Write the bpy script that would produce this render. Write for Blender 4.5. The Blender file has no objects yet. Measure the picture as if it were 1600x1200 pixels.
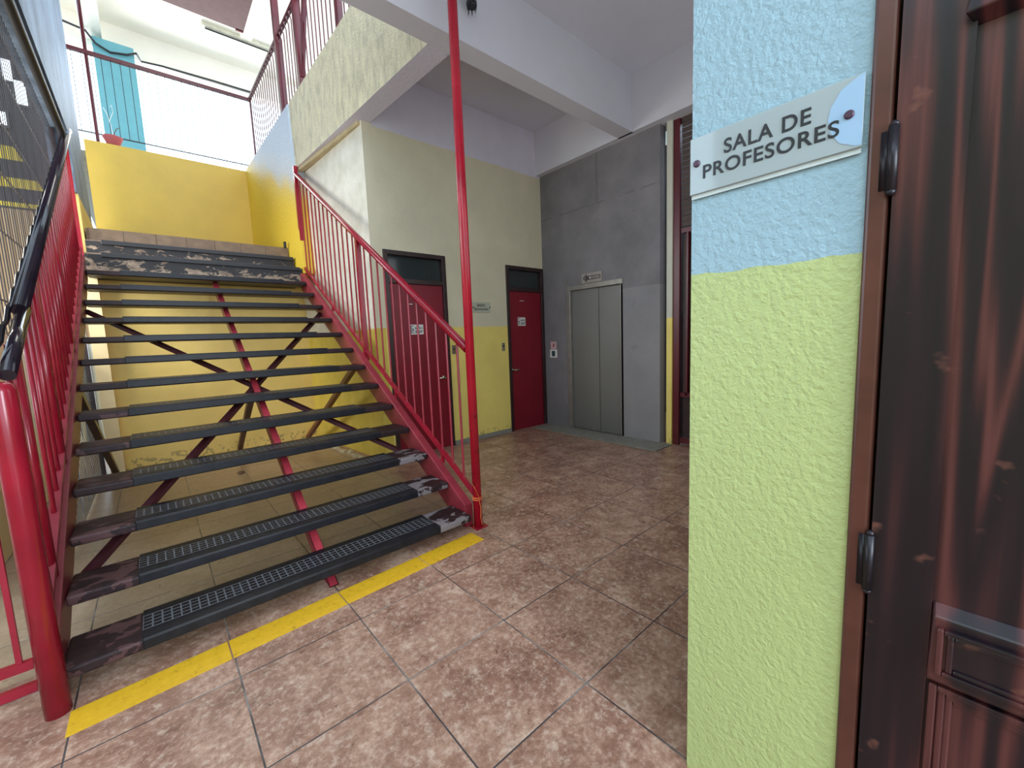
import bpy, bmesh, math, random
from mathutils import Matrix, Vector
random.seed(7)
S = bpy.context.scene
COL = S.collection

# ------------------------------------------------------------------ camera
cam_d = bpy.data.cameras.new('camera')
cam_d.sensor_fit = 'HORIZONTAL'
cam_d.sensor_width = 36.0
cam_d.lens = 640.35 / 1600 * 36.0
cam_d.clip_start = 0.02
cam = bpy.data.objects.new('camera', cam_d)
COL.objects.link(cam)
R_ = math.radians
cam.matrix_world = (Matrix.Translation((0, 0, 1.335)) @ Matrix.Rotation(R_(-41.081), 4, 'Z')
                    @ Matrix.Rotation(R_(83.649), 4, 'X') @ Matrix.Rotation(R_(-2.264), 4, 'Z'))
S.camera = cam

# ------------------------------------------------------------------ world, light, exposure
W = bpy.data.worlds.new('sky'); S.world = W
W.use_nodes = True
bg = W.node_tree.nodes['Background']
bg.inputs[0].default_value = (0.68, 0.85, 1.0, 1)
bg.inputs[1].default_value = 2.6
S.view_settings.view_transform = 'Standard'
S.view_settings.look = 'None'
S.view_settings.gamma = 1.0
S.view_settings.use_curve_mapping = False
S.view_settings.exposure = 0.75
try:
    S.cycles.use_denoising = True
    S.cycles.max_bounces = 10
    S.cycles.diffuse_bounces = 8
    S.cycles.sample_clamp_indirect = 8.0
    S.cycles.caustics_reflective = False
    S.cycles.caustics_refractive = False
except Exception:
    pass

def area(name, loc, target, sx, sy, power, color):
    d = bpy.data.lights.new(name, 'AREA'); d.shape = 'RECTANGLE'
    d.size = sx; d.size_y = sy; d.energy = power; d.color = color
    o = bpy.data.objects.new(name, d); COL.objects.link(o)
    o.location = loc
    o.rotation_euler = (Vector(target) - Vector(loc)).to_track_quat('-Z', 'Y').to_euler()
    return o
# daylight of the open courtyard to the left and behind the viewer, and of the open upper gallery, plus added fills
area('gallery_daylight', (0.6, 12.6, 6.4), (0.9, 6.2, 3.4), 4.0, 1.8, 38, (1.0, 0.97, 0.90))
area('stairwell_daylight', (0.9, 4.6, 6.6), (0.9, 6.6, 2.9), 1.2, 2.4, 36, (1.0, 0.96, 0.88))
area('passage_fill', (-1.9, 5.4, 2.6), (0.7, 6.4, 0.8), 1.4, 1.2, 60, (1.0, 0.97, 0.90))  # added lamp that brightens the yellow wall under the stair
area('gallery_sky', (1.5, 15.5, 6.0), (1.2, 11.5, 8.7), 5.0, 2.0, 150, (1.0, 1.0, 1.0))
area('hall_fill', (2.9, 0.62, 2.3), (2.9, 4.4, 2.5), 2.4, 1.6, 14, (0.95, 0.96, 1.0))  # added fill for the hall, hidden behind the sign wall; no window there
area('yard_daylight', (0.55, -3.1, 2.2), (0.4, 3.0, 2.4), 0.9, 2.2, 80, (0.86, 0.93, 1.0))

# ------------------------------------------------------------------ materials
def srgb(r, g, b):
    f = lambda c: (c/12.92 if c <= .04045 else ((c+.055)/1.055)**2.4)
    return (f(r/255), f(g/255), f(b/255), 1)

class NT:
    def __init__(s, name):
        s.m = bpy.data.materials.new(name); s.m.use_nodes = True
        s.t = s.m.node_tree; s.b = s.t.nodes['Principled BSDF']
    def n(s, typ, **kw):
        x = s.t.nodes.new(typ)
        for k, v in kw.items(): setattr(x, k, v)
        return x
    def l(s, a, b): s.t.links.new(a, b)
    def pos(s, scale=(1, 1, 1), rot=(0, 0, 0)):
        g = s.n('ShaderNodeNewGeometry'); m = s.n('ShaderNodeMapping')
        m.inputs['Scale'].default_value = scale
        m.inputs['Rotation'].default_value = rot
        s.l(g.outputs['Position'], m.inputs['Vector']); return m.outputs[0]
    def gen(s):
        return s.n('ShaderNodeTexCoord').outputs['Generated']
    def noise(s, vec, scale, detail=3, rough=.5, dist=0):
        x = s.n('ShaderNodeTexNoise'); s.l(vec, x.inputs['Vector'])
        x.inputs['Scale'].default_value = scale; x.inputs['Detail'].default_value = detail
        x.inputs['Roughness'].default_value = rough; x.inputs['Distortion'].default_value = dist
        return x.outputs['Fac']
    def math(s, op, a, b=None, c=None):
        x = s.n('ShaderNodeMath', operation=op)
        for i, v in enumerate((a, b, c)):
            if v is None: continue
            if isinstance(v, (int, float)): x.inputs[i].default_value = v
            else: s.l(v, x.inputs[i])
        return x.outputs[0]
    def sep(s, vec):
        x = s.n('ShaderNodeSeparateXYZ'); s.l(vec, x.inputs[0]); return x.outputs
    def ramp(s, fac, stops, interp='LINEAR'):
        x = s.n('ShaderNodeValToRGB'); s.l(fac, x.inputs[0]); r = x.color_ramp; r.interpolation = interp
        while len(r.elements) < len(stops): r.elements.new(.5)
        for e, (p, c) in zip(r.elements, stops):
            e.position = p; e.color = c if len(c) == 4 else (*c, 1)
        return x.outputs[0]
    def mix(s, fac, a, b):
        x = s.n('ShaderNodeMix', data_type='RGBA')
        if isinstance(fac, (int, float)): x.inputs[0].default_value = fac
        else: s.l(fac, x.inputs[0])
        for v, i in ((a, 6), (b, 7)):
            if isinstance(v, tuple): x.inputs[i].default_value = v
            else: s.l(v, x.inputs[i])
        return x.outputs[2]
    def bump(s, h, strength=.5, dist=.01):
        x = s.n('ShaderNodeBump'); x.inputs['Strength'].default_value = strength
        x.inputs['Distance'].default_value = dist
        s.l(h, x.inputs['Height']); s.l(x.outputs[0], s.b.inputs['Normal'])
    def col(s, c):
        if isinstance(c, tuple): s.b.inputs['Base Color'].default_value = c
        else: s.l(c, s.b.inputs['Base Color'])
    def rough(s, r, metal=0, spec=.5):
        if isinstance(r, (int, float)): s.b.inputs['Roughness'].default_value = r
        else: s.l(r, s.b.inputs['Roughness'])
        s.b.inputs['Metallic'].default_value = metal
        s.b.inputs['Specular IOR Level'].default_value = spec

def plain(name, c, rough=.5, metal=0, var=.15, scale=6, bump=0, bscale=60, spec=.5):
    k = NT(name); v = k.pos()
    f = k.noise(v, scale, 4, .6)
    dark = tuple(x*(1-var) for x in c[:3])+(1,); lite = tuple(min(1, x*(1+var)) for x in c[:3])+(1,)
    k.col(k.ramp(f, [(.3, dark), (.7, lite)])); k.rough(rough, metal, spec)
    if bump: k.bump(k.noise(v, bscale, 3, .55), bump, .006)
    return k.m

def wall_paint(name, lower, upper, z0, top=None, ztop=None, bump=.35, bscale=50, rough=.6, edge=.006, bdist=.006, var=.08, dist=.6, dirt_on=.5):
    k = NT(name); v = k.pos(); z = k.sep(v)[2]
    zz = k.math('ADD', z, k.math('MULTIPLY', k.math('SUBTRACT', k.noise(v, 14, 3), .5), edge*4))
    f = k.noise(v, 1.6, 5, .6)
    def vv(c): return k.ramp(f, [(.3, tuple(x*(1-var) for x in c[:3])), (.7, tuple(min(1, x*(1+var)) for x in c[:3]))])
    c = k.mix(k.math('GREATER_THAN', zz, z0), vv(lower), vv(upper))
    if top: c = k.mix(k.math('GREATER_THAN', zz, ztop), c, vv(top))
    dirt = k.math('MULTIPLY', k.math('LESS_THAN', z, .12), k.math('GREATER_THAN', k.noise(v, 22, 4, .6), .56))
    c = k.mix(k.math('MULTIPLY', dirt, dirt_on), c, (.12, .10, .07, 1))
    k.col(c); k.rough(rough)
    h = k.noise(v, bscale, 3, .55, dist)
    k.bump(h, bump, bdist)
    return k.m

CREAM = srgb(216, 208, 180); YEL = srgb(236, 214, 118); WHITE = srgb(216, 212, 226)
M = {}
M['doorwall'] = wall_paint('paint_cream_yellow', YEL, CREAM, 1.505, WHITE, 3.63, .25, 55)
M['stucco'] = wall_paint('stucco_white_yellow', srgb(172, 184, 122), srgb(144, 173, 186), 1.482, bump=.55, bscale=68, bdist=.010, rough=.42, var=.03, dist=.15, dirt_on=0)
M['face'] = plain('stucco_beige', srgb(190, 180, 142), .65, var=.10, scale=14, bump=.7, bscale=55)
M['side'] = plain('plaster_offwhite', srgb(226, 220, 204), .6, var=.06, scale=18, bump=.4, bscale=60)
M['white'] = plain('paint_white', srgb(212, 211, 220), .6, var=.03, scale=2, bump=.2, bscale=40)
M['bright'] = plain('paint_bright_white', srgb(250, 242, 230), .7, var=.04, scale=1.2)
M['yellow'] = plain('paint_yellow', srgb(206, 170, 62), .5, var=.07, scale=2.5, bump=.2, bscale=60)
M['undery'] = wall_paint('paint_under_stair', srgb(236, 206, 120), srgb(232, 202, 120), 1.2, bump=.25, bscale=45, var=.10)
M['grey'] = None
M['red'] = plain('red_enamel', srgb(146, 22, 42), .2, var=.18, scale=5)
M['darkred'] = plain('dark_red_enamel', srgb(88, 20, 30), .35, var=.2, scale=5)
M['brace'] = plain('brace_maroon', srgb(66, 28, 34), .45, var=.3, scale=8)
M['black'] = plain('black_enamel', srgb(30, 22, 32), .12, var=.3, scale=9)
M['teal'] = plain('paint_teal', srgb(104, 166, 176), .6, var=.05)
M['tan'] = plain('tan_tile', srgb(112, 90, 70), .6, var=.25, scale=9)
M['pink'] = plain('paint_dusty_pink', srgb(146, 104, 102), .6, var=.12, scale=7)
M['frame'] = plain('dark_brown_frame', srgb(52, 34, 34), .35, var=.25, scale=12)
M['doorred'] = plain('door_red', srgb(128, 20, 38), .38, var=.10, scale=3)
M['glass_dark'] = plain('transom_glass', srgb(52, 58, 58), .08, var=.1, scale=2)
M['chrome'] = plain('satin_metal', srgb(200, 190, 170), .25, .9, var=.05)
M['paper'] = plain('paper', srgb(226, 226, 222), .7, var=.03)
M['ink'] = plain('ink_black', srgb(22, 24, 30), .4, var=.05)
M['plate'] = plain('sign_plate', srgb(186, 188, 168), .3, var=.06)
M['steel'] = plain('lift_steel', srgb(121, 120, 118), .42, .3, var=.05, scale=1.4)
M['steelframe'] = plain('lift_frame', srgb(150, 146, 140), .35, .5, var=.12, scale=8)
M['concrete'] = plain('concrete', srgb(134, 132, 124), .7, var=.18, scale=14, bump=.3)
M['ground'] = plain('yard_concrete', srgb(190, 186, 178), .8, var=.08, scale=.5)
M['cream'] = plain('paint_cream', srgb(236, 214, 164), .6, var=.04)
M['terracotta'] = plain('terracotta', srgb(176, 84, 84), .7, var=.1)
M['stem'] = plain('dry_stem', srgb(104, 88, 70), .7)
M['rubber_black'] = plain('cable_black', srgb(30, 28, 31), .5)
M['hinge'] = plain('hinge_iron', srgb(34, 30, 36), .35, .4, var=.2)
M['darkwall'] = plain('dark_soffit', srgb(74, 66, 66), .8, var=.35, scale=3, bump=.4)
M['louvre'] = plain('louvre_brown', srgb(74, 58, 52), .6, var=.15)
M['glow'] = None

# acrylic plate
k = NT('acrylic'); k.col(srgb(188, 202, 206)); k.rough(.06); k.b.inputs['Transmission Weight'].default_value = .35
k.b.inputs['Alpha'].default_value = 1; M['acrylic'] = k.m
M['sticker'] = plain('clear_sticker', srgb(150, 180, 208), .15, var=.03)
M['screw'] = plain('screw_brown', srgb(74, 52, 70), .4, .3)

# yellow floor paint
k = NT('floor_paint_yellow'); v = k.pos(); f = k.noise(v, 30, 5, .7)
k.col(k.ramp(f, [(.28, srgb(150, 112, 30)), (.40, srgb(212, 164, 26)), (.8, srgb(228, 182, 40))])); k.rough(.5)
M['stripe'] = k.m

# floor tiles
k = NT('floor_tiles'); v = k.pos(); x, y, z = k.sep(v)
def grid(k, c, c0, s):
    t = k.math('FRACT', k.math('DIVIDE', k.math('SUBTRACT', c, c0), s))
    return k.math('MULTIPLY', k.math('MINIMUM', t, k.math('SUBTRACT', 1.0, t)), s)
TS = .497
line = k.math('MINIMUM', grid(k, x, .139, TS), grid(k, y, .434, TS))
isl = k.math('LESS_THAN', line, .0030)
tid = k.n('ShaderNodeTexWhiteNoise', noise_dimensions='2D')
cmb = k.n('ShaderNodeCombineXYZ')
k.l(k.math('FLOOR', k.math('DIVIDE', k.math('SUBTRACT', x, .139), TS)), cmb.inputs[0])
k.l(k.math('FLOOR', k.math('DIVIDE', k.math('SUBTRACT', y, .434), TS)), cmb.inputs[1])
k.l(cmb.outputs[0], tid.inputs['Vector'])
off = k.n('ShaderNodeVectorMath', operation='ADD'); k.l(v, off.inputs[0])
sc = k.n('ShaderNodeVectorMath', operation='SCALE'); k.l(tid.outputs['Color'], sc.inputs[0]); sc.inputs['Scale'].default_value = 9
k.l(sc.outputs[0], off.inputs[1])
n1 = k.noise(off.outputs[0], 4.2, 11, .70, .25)
n2 = k.noise(off.outputs[0], 17, 9, .74, .2)
base = k.ramp(n1, [(.30, srgb(116, 82, 68)), (.45, srgb(148, 110, 92)), (.58, srgb(174, 137, 117)), (.72, srgb(204, 176, 156))])
base = k.mix(k.ramp(n2, [(.54, (0,)*3), (.68, (.6,)*3)]), base, srgb(212, 190, 172))
base = k.mix(k.ramp(n2, [(.30, (.6,)*3), (.44, (0,)*3)]), base, srgb(96, 64, 54))
n3 = k.noise(off.outputs[0], 42, 6, .75, .3)
base = k.mix(k.ramp(n3, [(.36, (.5,)*3), (.5, (0,)*3)]), base, srgb(104, 70, 56))
base = k.mix(k.ramp(n3, [(.52, (0,)*3), (.66, (.5,)*3)]), base, srgb(214, 190, 172))
# lighter, tanner tiles under the stair
tan_area = k.math('MULTIPLY', k.math('GREATER_THAN', y, 2.55), k.math('LESS_THAN', x, k.math('ADD', 1.55, k.math('MULTIPLY', k.noise(v, 2.5, 4), .35))))
base = k.mix(k.math('MULTIPLY', tan_area, .62), base, srgb(172, 152, 122))
g = k.ramp(k.noise(v, 3.3, 4), [(.48, srgb(66, 60, 62)), (.68, srgb(150, 144, 140))])
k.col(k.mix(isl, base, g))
k.rough(k.ramp(n2, [(.3, (.25,)*3), (.7, (.42,)*3)]))
hb = k.math('ADD', k.math('MULTIPLY', k.math('MINIMUM', line, .005), 160), k.math('MULTIPLY', n2, .35))
k.bump(hb, .35, .002)
M['floor'] = k.m

# lift shaft wall: grey render with taped joints
k = NT('grey_render'); v = k.pos(); x, y, z = k.sep(v)
f = k.noise(v, 2.2, 6, .62)
c = k.ramp(f, [(.3, srgb(112, 109, 112)), (.7, srgb(134, 129, 132))])
wob = k.math('MULTIPLY', k.math('SUBTRACT', k.noise(v, 14, 5, .7), .5), .05)
def near(a, b, w): return k.math('LESS_THAN', k.math('ABSOLUTE', k.math('SUBTRACT', k.math('ADD', a, wob), b)), w)
jv = k.math('MULTIPLY', near(y, 3.378, .016), k.math('GREATER_THAN', z, 3.03))
jh = k.math('MULTIPLY', near(z, 3.03, .010), k.math('GREATER_THAN', k.noise(v, 4, 2), .45))
jj = k.math('MAXIMUM', jv, jh)
c = k.mix(k.math('MULTIPLY', jj, .40), c, srgb(84, 82, 84))
rough_low = k.math('MULTIPLY', k.math('LESS_THAN', y, 3.0), k.math('LESS_THAN', z, 1.9))
c = k.mix(k.math('MULTIPLY', rough_low, .25), c, srgb(170, 168, 170))
c = k.mix(k.math('MULTIPLY', k.math('GREATER_THAN', k.noise(v, 3.1, 5, .7), .66), .18), c, srgb(98, 93, 95))
k.col(c); k.rough(.7); k.bump(k.noise(v, 24, 5, .6), .25, .006)
M['grey'] = k.m

# stained dark wood with strong grain
k = NT('dark_wood'); g = k.pos((1, 1, 1))
v1 = k.pos((2, 7, .42)); v2 = k.pos((8, 70, .8))
d = k.noise(v1, 1.25, 2, .35, .35)
gy = k.sep(g)[1]
sn = k.math('SINE', k.math('ADD', k.math('MULTIPLY', d, 44), k.math('MULTIPLY', gy, 105)))
n2 = k.noise(v2, 1.5, 4, .6)
f = k.math('ADD', k.math('MULTIPLY', k.math('ADD', sn, 1), .36), k.math('MULTIPLY', n2, .38))
c = k.ramp(f, [(.20, srgb(19, 12, 20)), (.48, srgb(32, 17, 24)), (.74, srgb(58, 28, 30)), (.97, srgb(86, 46, 44))])
wear = k.ramp(k.noise(k.pos((1, 14, 17)), 1, 3, .5), [(.66, (0,)*3), (.80, (.55,)*3)])
c = k.mix(wear, c, srgb(150, 96, 78))
k.col(c); k.rough(.30); k.bump(f, .12, .003)
M['wood'] = k.m
M['jamb'] = plain('brown_varnish', srgb(82, 46, 37), .3, var=.2, scale=10)

# steel tread pan: dark paint, worn ends
k = NT('tread_pan'); v = k.pos(); x, y, z = k.sep(v)
f = k.noise(v, 16, 7, .7)
c = k.ramp(f, [(.3, srgb(30, 21, 23)), (.62, srgb(50, 34, 36)), (.75, srgb(86, 58, 56))])
patch = k.math('GREATER_THAN', k.noise(k.pos((5, 9, 5)), 1.3, 6, .6), .53)
lowright = k.math('MULTIPLY', k.math('GREATER_THAN', x, 1.30), k.math('LESS_THAN', z, .55))
lowleft = k.math('MULTIPLY', k.math('LESS_THAN', x, -.16), k.math('LESS_THAN', z, .95))
c = k.mix(k.math('MULTIPLY', k.math('MULTIPLY', patch, lowright), .6), c, srgb(150, 142, 144))
c = k.mix(k.math('MULTIPLY', k.math('MULTIPLY', patch, lowleft), .35), c, srgb(120, 84, 84))
k.col(c); k.rough(.45, 0, .22); k.bump(f, .3, .004)
M['pan'] = k.m

# rubber tread cover with raised grid
k = NT('tread_rubber'); t = k.n('ShaderNodeTexCoord'); gx, gy, gz = k.sep(t.outputs['Object'])
cellx = grid(k, gx, 0, .034); celly = grid(k, gy, .012, .030)
ln = k.math('LESS_THAN', k.math('MINIMUM', cellx, celly), .0032)
band = k.math('MULTIPLY', k.math('GREATER_THAN', gy, .068), k.math('LESS_THAN', gy, .196))
ln = k.math('MULTIPLY', ln, band)
f = k.noise(k.pos(), 20, 5, .65)
c = k.ramp(f, [(.3, srgb(17, 17, 22)), (.7, srgb(32, 32, 38))])
k.col(k.mix(k.math('MULTIPLY', ln, .6), c, srgb(120, 122, 128))); k.rough(.38, 0, .24)
k.bump(k.math('ADD', ln, k.math('MULTIPLY', f, .3)), .6, .003)
M['rubber'] = k.m

# concrete riser with flaking black paint
k = NT('flaking_paint'); v = k.pos((1, 1, 2.2)); x, y, z = k.sep(k.pos())
f = k.noise(v, 7, 8, .68, .3)
zz = k.math('FRACT', k.math('DIVIDE', k.math('SUBTRACT', z, 2.16), .187))
thr = k.math('ADD', f, k.math('MULTIPLY', zz, .22))
c = k.ramp(k.noise(v, 14, 5), [(.3, srgb(104, 84, 70)), (.7, srgb(170, 148, 126))])
k.col(k.mix(k.math('GREATER_THAN', thr, .585), c, srgb(32, 28, 30))); k.rough(.6); k.bump(thr, .4, .01)
M['flake'] = k.m

# corrugated far wall: bands of yellow and dark, tan below, pale low down
k = NT('banded_far_wall'); v = k.pos(); x, y, z = k.sep(v)
stripe = k.math('MULTIPLY', k.math('ADD', k.math('SINE', k.math('MULTIPLY', x, 95)), 1), .5)
c = k.mix(k.math('GREATER_THAN', z, 3.40), srgb(176, 146, 112), srgb(62, 54, 56))
for a, b in ((4.06, 4.24), (3.69, 3.82), (3.43, 3.49)):
    inb = k.math('MULTIPLY', k.math('GREATER_THAN', z, a), k.math('LESS_THAN', z, b))
    inb = k.math('MULTIPLY', inb, k.math('LESS_THAN', x, k.math('SUBTRACT', .6, k.math('MULTIPLY', z, .41))))
    c = k.mix(inb, c, srgb(220, 190, 60))
c = k.mix(k.math('LESS_THAN', z, 1.5), c, srgb(212, 216, 216))
c = k.mix(k.math('MULTIPLY', stripe, .45), c, srgb(48, 42, 44)); k.col(c); k.rough(.7)
k.bump(stripe, .5, .02)
M['banded'] = k.m
k = NT('lit_window'); k.col((0, 0, 0, 1)); k.b.inputs['Emission Color'].default_value = (.75, .88, 1, 1); k.b.inputs['Emission Strength'].default_value = 3
M['glow'] = k.m

# ------------------------------------------------------------------ geometry helpers
class G:
    def __init__(s): s.b = bmesh.new()
    def box(s, x0, x1, y0, y1, z0, z1):
        v = [s.b.verts.new((x, y, z)) for z in (z0, z1) for y in (y0, y1) for x in (x0, x1)]
        for f in ((0, 2, 3, 1), (4, 5, 7, 6), (0, 1, 5, 4), (1, 3, 7, 5), (3, 2, 6, 7), (2, 0, 4, 6)):
            s.b.faces.new([v[i] for i in f])
        return s
    def hull8(s, p):                      # eight points ordered like box()
        v = [s.b.verts.new(q) for q in p]
        for f in ((0, 2, 3, 1), (4, 5, 7, 6), (0, 1, 5, 4), (1, 3, 7, 5), (3, 2, 6, 7), (2, 0, 4, 6)):
            s.b.faces.new([v[i] for i in f])
        return s
    def prism(s, pts, d):                 # closed polygon extruded along vector d
        d = Vector(d); a = [s.b.verts.new(p) for p in pts]; c = [s.b.verts.new(Vector(p)+d) for p in pts]
        n = len(pts)
        s.b.faces.new(a); s.b.faces.new(c[::-1])
        for i in range(n): s.b.faces.new((a[i], c[i], c[(i+1) % n], a[(i+1) % n]))
        return s
    def tube(s, pts, r, n=10, r2=None):
        pts = [Vector(p) for p in pts]; rings = []
        for i, p in enumerate(pts):
            t = (pts[min(i+1, len(pts)-1)] - pts[max(i-1, 0)]).normalized()
            u = t.cross(Vector((0, 0, 1)))
            if u.length < .05: u = t.cross(Vector((1, 0, 0)))
            u.normalize(); w = t.cross(u).normalized()
            rr = r if r2 is None else r+(r2-r)*i/(len(pts)-1)
            rings.append([s.b.verts.new(p+(u*math.cos(2*math.pi*j/n)+w*math.sin(2*math.pi*j/n))*rr) for j in range(n)])
        for a, c in zip(rings, rings[1:]):
            for j in range(n): s.b.faces.new((a[j], a[(j+1) % n], c[(j+1) % n], c[j]))
        s.b.faces.new(rings[0][::-1]); s.b.faces.new(rings[-1])
        return s
    def bar(s, p, q, w, h, up=(0, 0, 1)):    # rectangular bar from p to q
        p, q = Vector(p), Vector(q); t = (q-p).normalized(); u = t.cross(Vector(up))
        if u.length < .05: u = t.cross(Vector((1, 0, 0)))
        u.normalize(); w_ = u.cross(t).normalized()
        P = []
        for e in (p, q):
            for b in (-1, 1):
                for a in (-1, 1): P.append(e+u*(a*w/2)+w_*(b*h/2))
        s.hull8(P); return s
    def lathe(s, c, prof, n=20, axis='Z'):
        c = Vector(c); rings = []
        for r, h in prof:
            ring = []
            for j in range(n):
                a = 2*math.pi*j/n; x, y = r*math.cos(a), r*math.sin(a)
                o = {'Z': (x, y, h), 'X': (h, x, y), 'Y': (x, h, y)}[axis]
                ring.append(s.b.verts.new(c+Vector(o)))
            rings.append(ring)
        for a, b in zip(rings, rings[1:]):
            for j in range(n): s.b.faces.new((a[j], a[(j+1) % n], b[(j+1) % n], b[j]))
        s.b.faces.new(rings[0][::-1]); s.b.faces.new(rings[-1])
        return s
    def build(s, name, mat, parent=None, base=None, bevel=0, smooth=False, seg=2):
        bmesh.ops.recalc_face_normals(s.b, faces=s.b.faces)
        me = bpy.data.meshes.new(name)
        if base is None and parent is not None: base = WORLD[parent.name]
        if base is not None: bmesh.ops.translate(s.b, verts=s.b.verts, vec=-Vector(base))
        s.b.to_mesh(me); s.b.free()
        me.materials.append(mat)
        if smooth:
            for p in me.polygons: p.use_smooth = len(p.vertices) == 4
        o = bpy.data.objects.new(name, me); COL.objects.link(o)
        if parent is not None:
            o.parent = parent
            o.location = Vector(base)-WORLD[parent.name]
            WORLD[o.name] = Vector(base)
        elif base is not None:
            o.location = base
            WORLD[o.name] = Vector(base)
        else: WORLD[o.name] = Vector((0, 0, 0))
        if bevel:
            m = o.modifiers.new('bevel', 'BEVEL'); m.width = bevel; m.segments = seg; m.limit_method = 'ANGLE'
        return o
WORLD = {}
def tag(o, label, cat, group=None, kind=None):
    o['label'] = label; o['category'] = cat
    if group: o['group'] = group
    if kind: o['kind'] = kind
    return o
def thing(name, loc, label, cat, group=None, kind=None):
    o = bpy.data.objects.new(name, None); COL.objects.link(o); o.location = loc
    o.empty_display_size = .1
    WORLD[o.name] = Vector(loc); return tag(o, label, cat, group, kind)
def dup(o, loc, parent):
    c = o.copy(); COL.objects.link(c); c.parent = parent
    c.location = Vector(loc)-WORLD[parent.name]; WORLD[c.name] = Vector(loc); return c
def text(name, body, origin, xdir, ydir, width, height, mat, parent, depth=.0012, bold=.012):
    cu = bpy.data.curves.new(name, 'FONT'); cu.body = body; cu.extrude = .02; cu.offset = bold
    cu.space_character = 1.08
    tmp = bpy.data.objects.new(name, cu); COL.objects.link(tmp)
    dg = bpy.context.evaluated_depsgraph_get(); me = bpy.data.meshes.new_from_object(tmp.evaluated_get(dg))
    bpy.data.objects.remove(tmp); bpy.data.curves.remove(cu)
    xs = [v.co.x for v in me.vertices]; ys = [v.co.y for v in me.vertices]; zs = [v.co.z for v in me.vertices]
    x0, x1, y0, y1, z0, z1 = min(xs), max(xs), min(ys), max(ys), min(zs), max(zs)
    X, Y = Vector(xdir), Vector(ydir); Z = X.cross(Y); O = Vector(origin)
    for v in me.vertices:
        a, b, c = (v.co.x-x0)/(x1-x0)*width, (v.co.y-y0)/(y1-y0)*height, (v.co.z-z0)/(z1-z0)*depth
        v.co = X*a+Y*b+Z*c
    me.materials.clear(); me.materials.append(mat)
    o = bpy.data.objects.new(name, me); COL.objects.link(o)
    o.parent = parent; o.location = O-WORLD[parent.name]; WORLD[o.name] = O
    return o

# ------------------------------------------------------------------ setting
YD, XE, XC = 4.39, 4.52, 1.1125
def struct(name, g, mat, label, cat, **kw):
    return tag(g.build(name, mat, **kw), label, cat, kind='structure')

struct('ground', G().box(-40, 40, -30, -3.2, -.25, -.12).box(-40, -4.2, -3.2, 40, -.25, -.12).box(-4.2, 40, 9.4, 40, -.25, -.12), M['ground'], 'pale open yard ground around the building', 'ground')
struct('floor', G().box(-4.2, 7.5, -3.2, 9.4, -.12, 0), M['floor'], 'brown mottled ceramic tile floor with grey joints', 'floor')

# wall with the two red doors
g = G()
for a, b in ((1.98, 2.017), (2.814, 3.785), (4.517, 4.62)): g.box(a, b, YD, YD+.16, 0, 4.25)
g.box(2.017, 2.814, YD, YD+.16, 2.365, 4.25).box(3.785, 4.517, YD, YD+.16, 2.345, 4.25)
struct('wall_back', g, M['doorwall'], 'cream wall with yellow lower band holding the two red doors', 'wall')
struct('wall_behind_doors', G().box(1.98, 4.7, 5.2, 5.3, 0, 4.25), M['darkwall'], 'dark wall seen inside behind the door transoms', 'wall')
# storeroom side wall beside the stair and its front end
g = G().prism([(1.885, YD-.002, 0), (1.99, YD-.002, 0), (1.99, 6.5, 0), (1.73, 6.5, 0)], (0, 0, 3.66))
k = NT('paint_side'); v = k.pos(); x, y, z = k.sep(v)
f = k.noise(v, 5, 5, .6)
wht = k.ramp(f, [(.3, srgb(206, 200, 180)), (.7, srgb(232, 226, 210))])
yl = k.ramp(f, [(.3, srgb(204, 180, 72)), (.7, srgb(222, 200, 92))])
fr = k.ramp(f, [(.3, CREAM), (.7, CREAM)])
frontw = k.mix(k.math('GREATER_THAN', z, 1.505), yl, fr)
sidew = k.mix(k.math('GREATER_THAN', z, 1.5), yl, wht)
k.col(k.mix(k.math('LESS_THAN', y, YD+.001), sidew, frontw)); k.rough(.6); k.bump(k.noise(v, 55, 3), .35, .006)
struct('wall_side', g, k.m, 'off white plaster side wall right of the stair railing', 'wall')
struct('trim_1', G().hull8([(1.86, 4.42, 3.615), (1.92, 4.42, 3.615), (1.675, 6.06, 3.615), (1.74, 6.06, 3.615), (1.86, 4.42, 3.655), (1.92, 4.42, 3.655), (1.675, 6.06, 3.655), (1.74, 6.06, 3.655)]), plain('trim_cream', srgb(196, 180, 140), .6), 'narrow cream ledge under the beige upper stair wall', 'trim')
# beige upper balustrade wall
F0, F1 = Vector((1.872, 2.98)), Vector((1.665, 6.08)); nrm = Vector((F1.y-F0.y, -(F1.x-F0.x))).normalized()*.2
g = G().hull8([(F0.x, F0.y, 3.65), (F0.x+nrm.x, F0.y, 3.65), (F1.x, F1.y, 3.655), (F1.x+nrm.x, F1.y, 3.655),
               (F0.x, F0.y, 4.68), (F0.x+nrm.x, F0.y, 4.68), (F1.x, F1.y, 4.47), (F1.x+nrm.x, F1.y, 4.47)])
k = NT('stucco_beige_white_soffit'); v = k.pos(); nn = k.n('ShaderNodeNewGeometry'); nz = k.sep(nn.outputs['Normal'])[2]
f = k.noise(k.pos((1, 1, .35)), 16, 6, .65)
c = k.ramp(f, [(.3, srgb(168, 162, 138)), (.5, srgb(198, 190, 160)), (.7, srgb(216, 208, 172))])
k.col(k.mix(k.math('LESS_THAN', nz, -.7), c, WHITE)); k.rough(.6); k.bump(k.noise(v, 42, 3, .55, .5), .8, .010)
struct('wall_upper', g, k.m, 'beige rough stucco balustrade wall above the side wall', 'wall')
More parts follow.
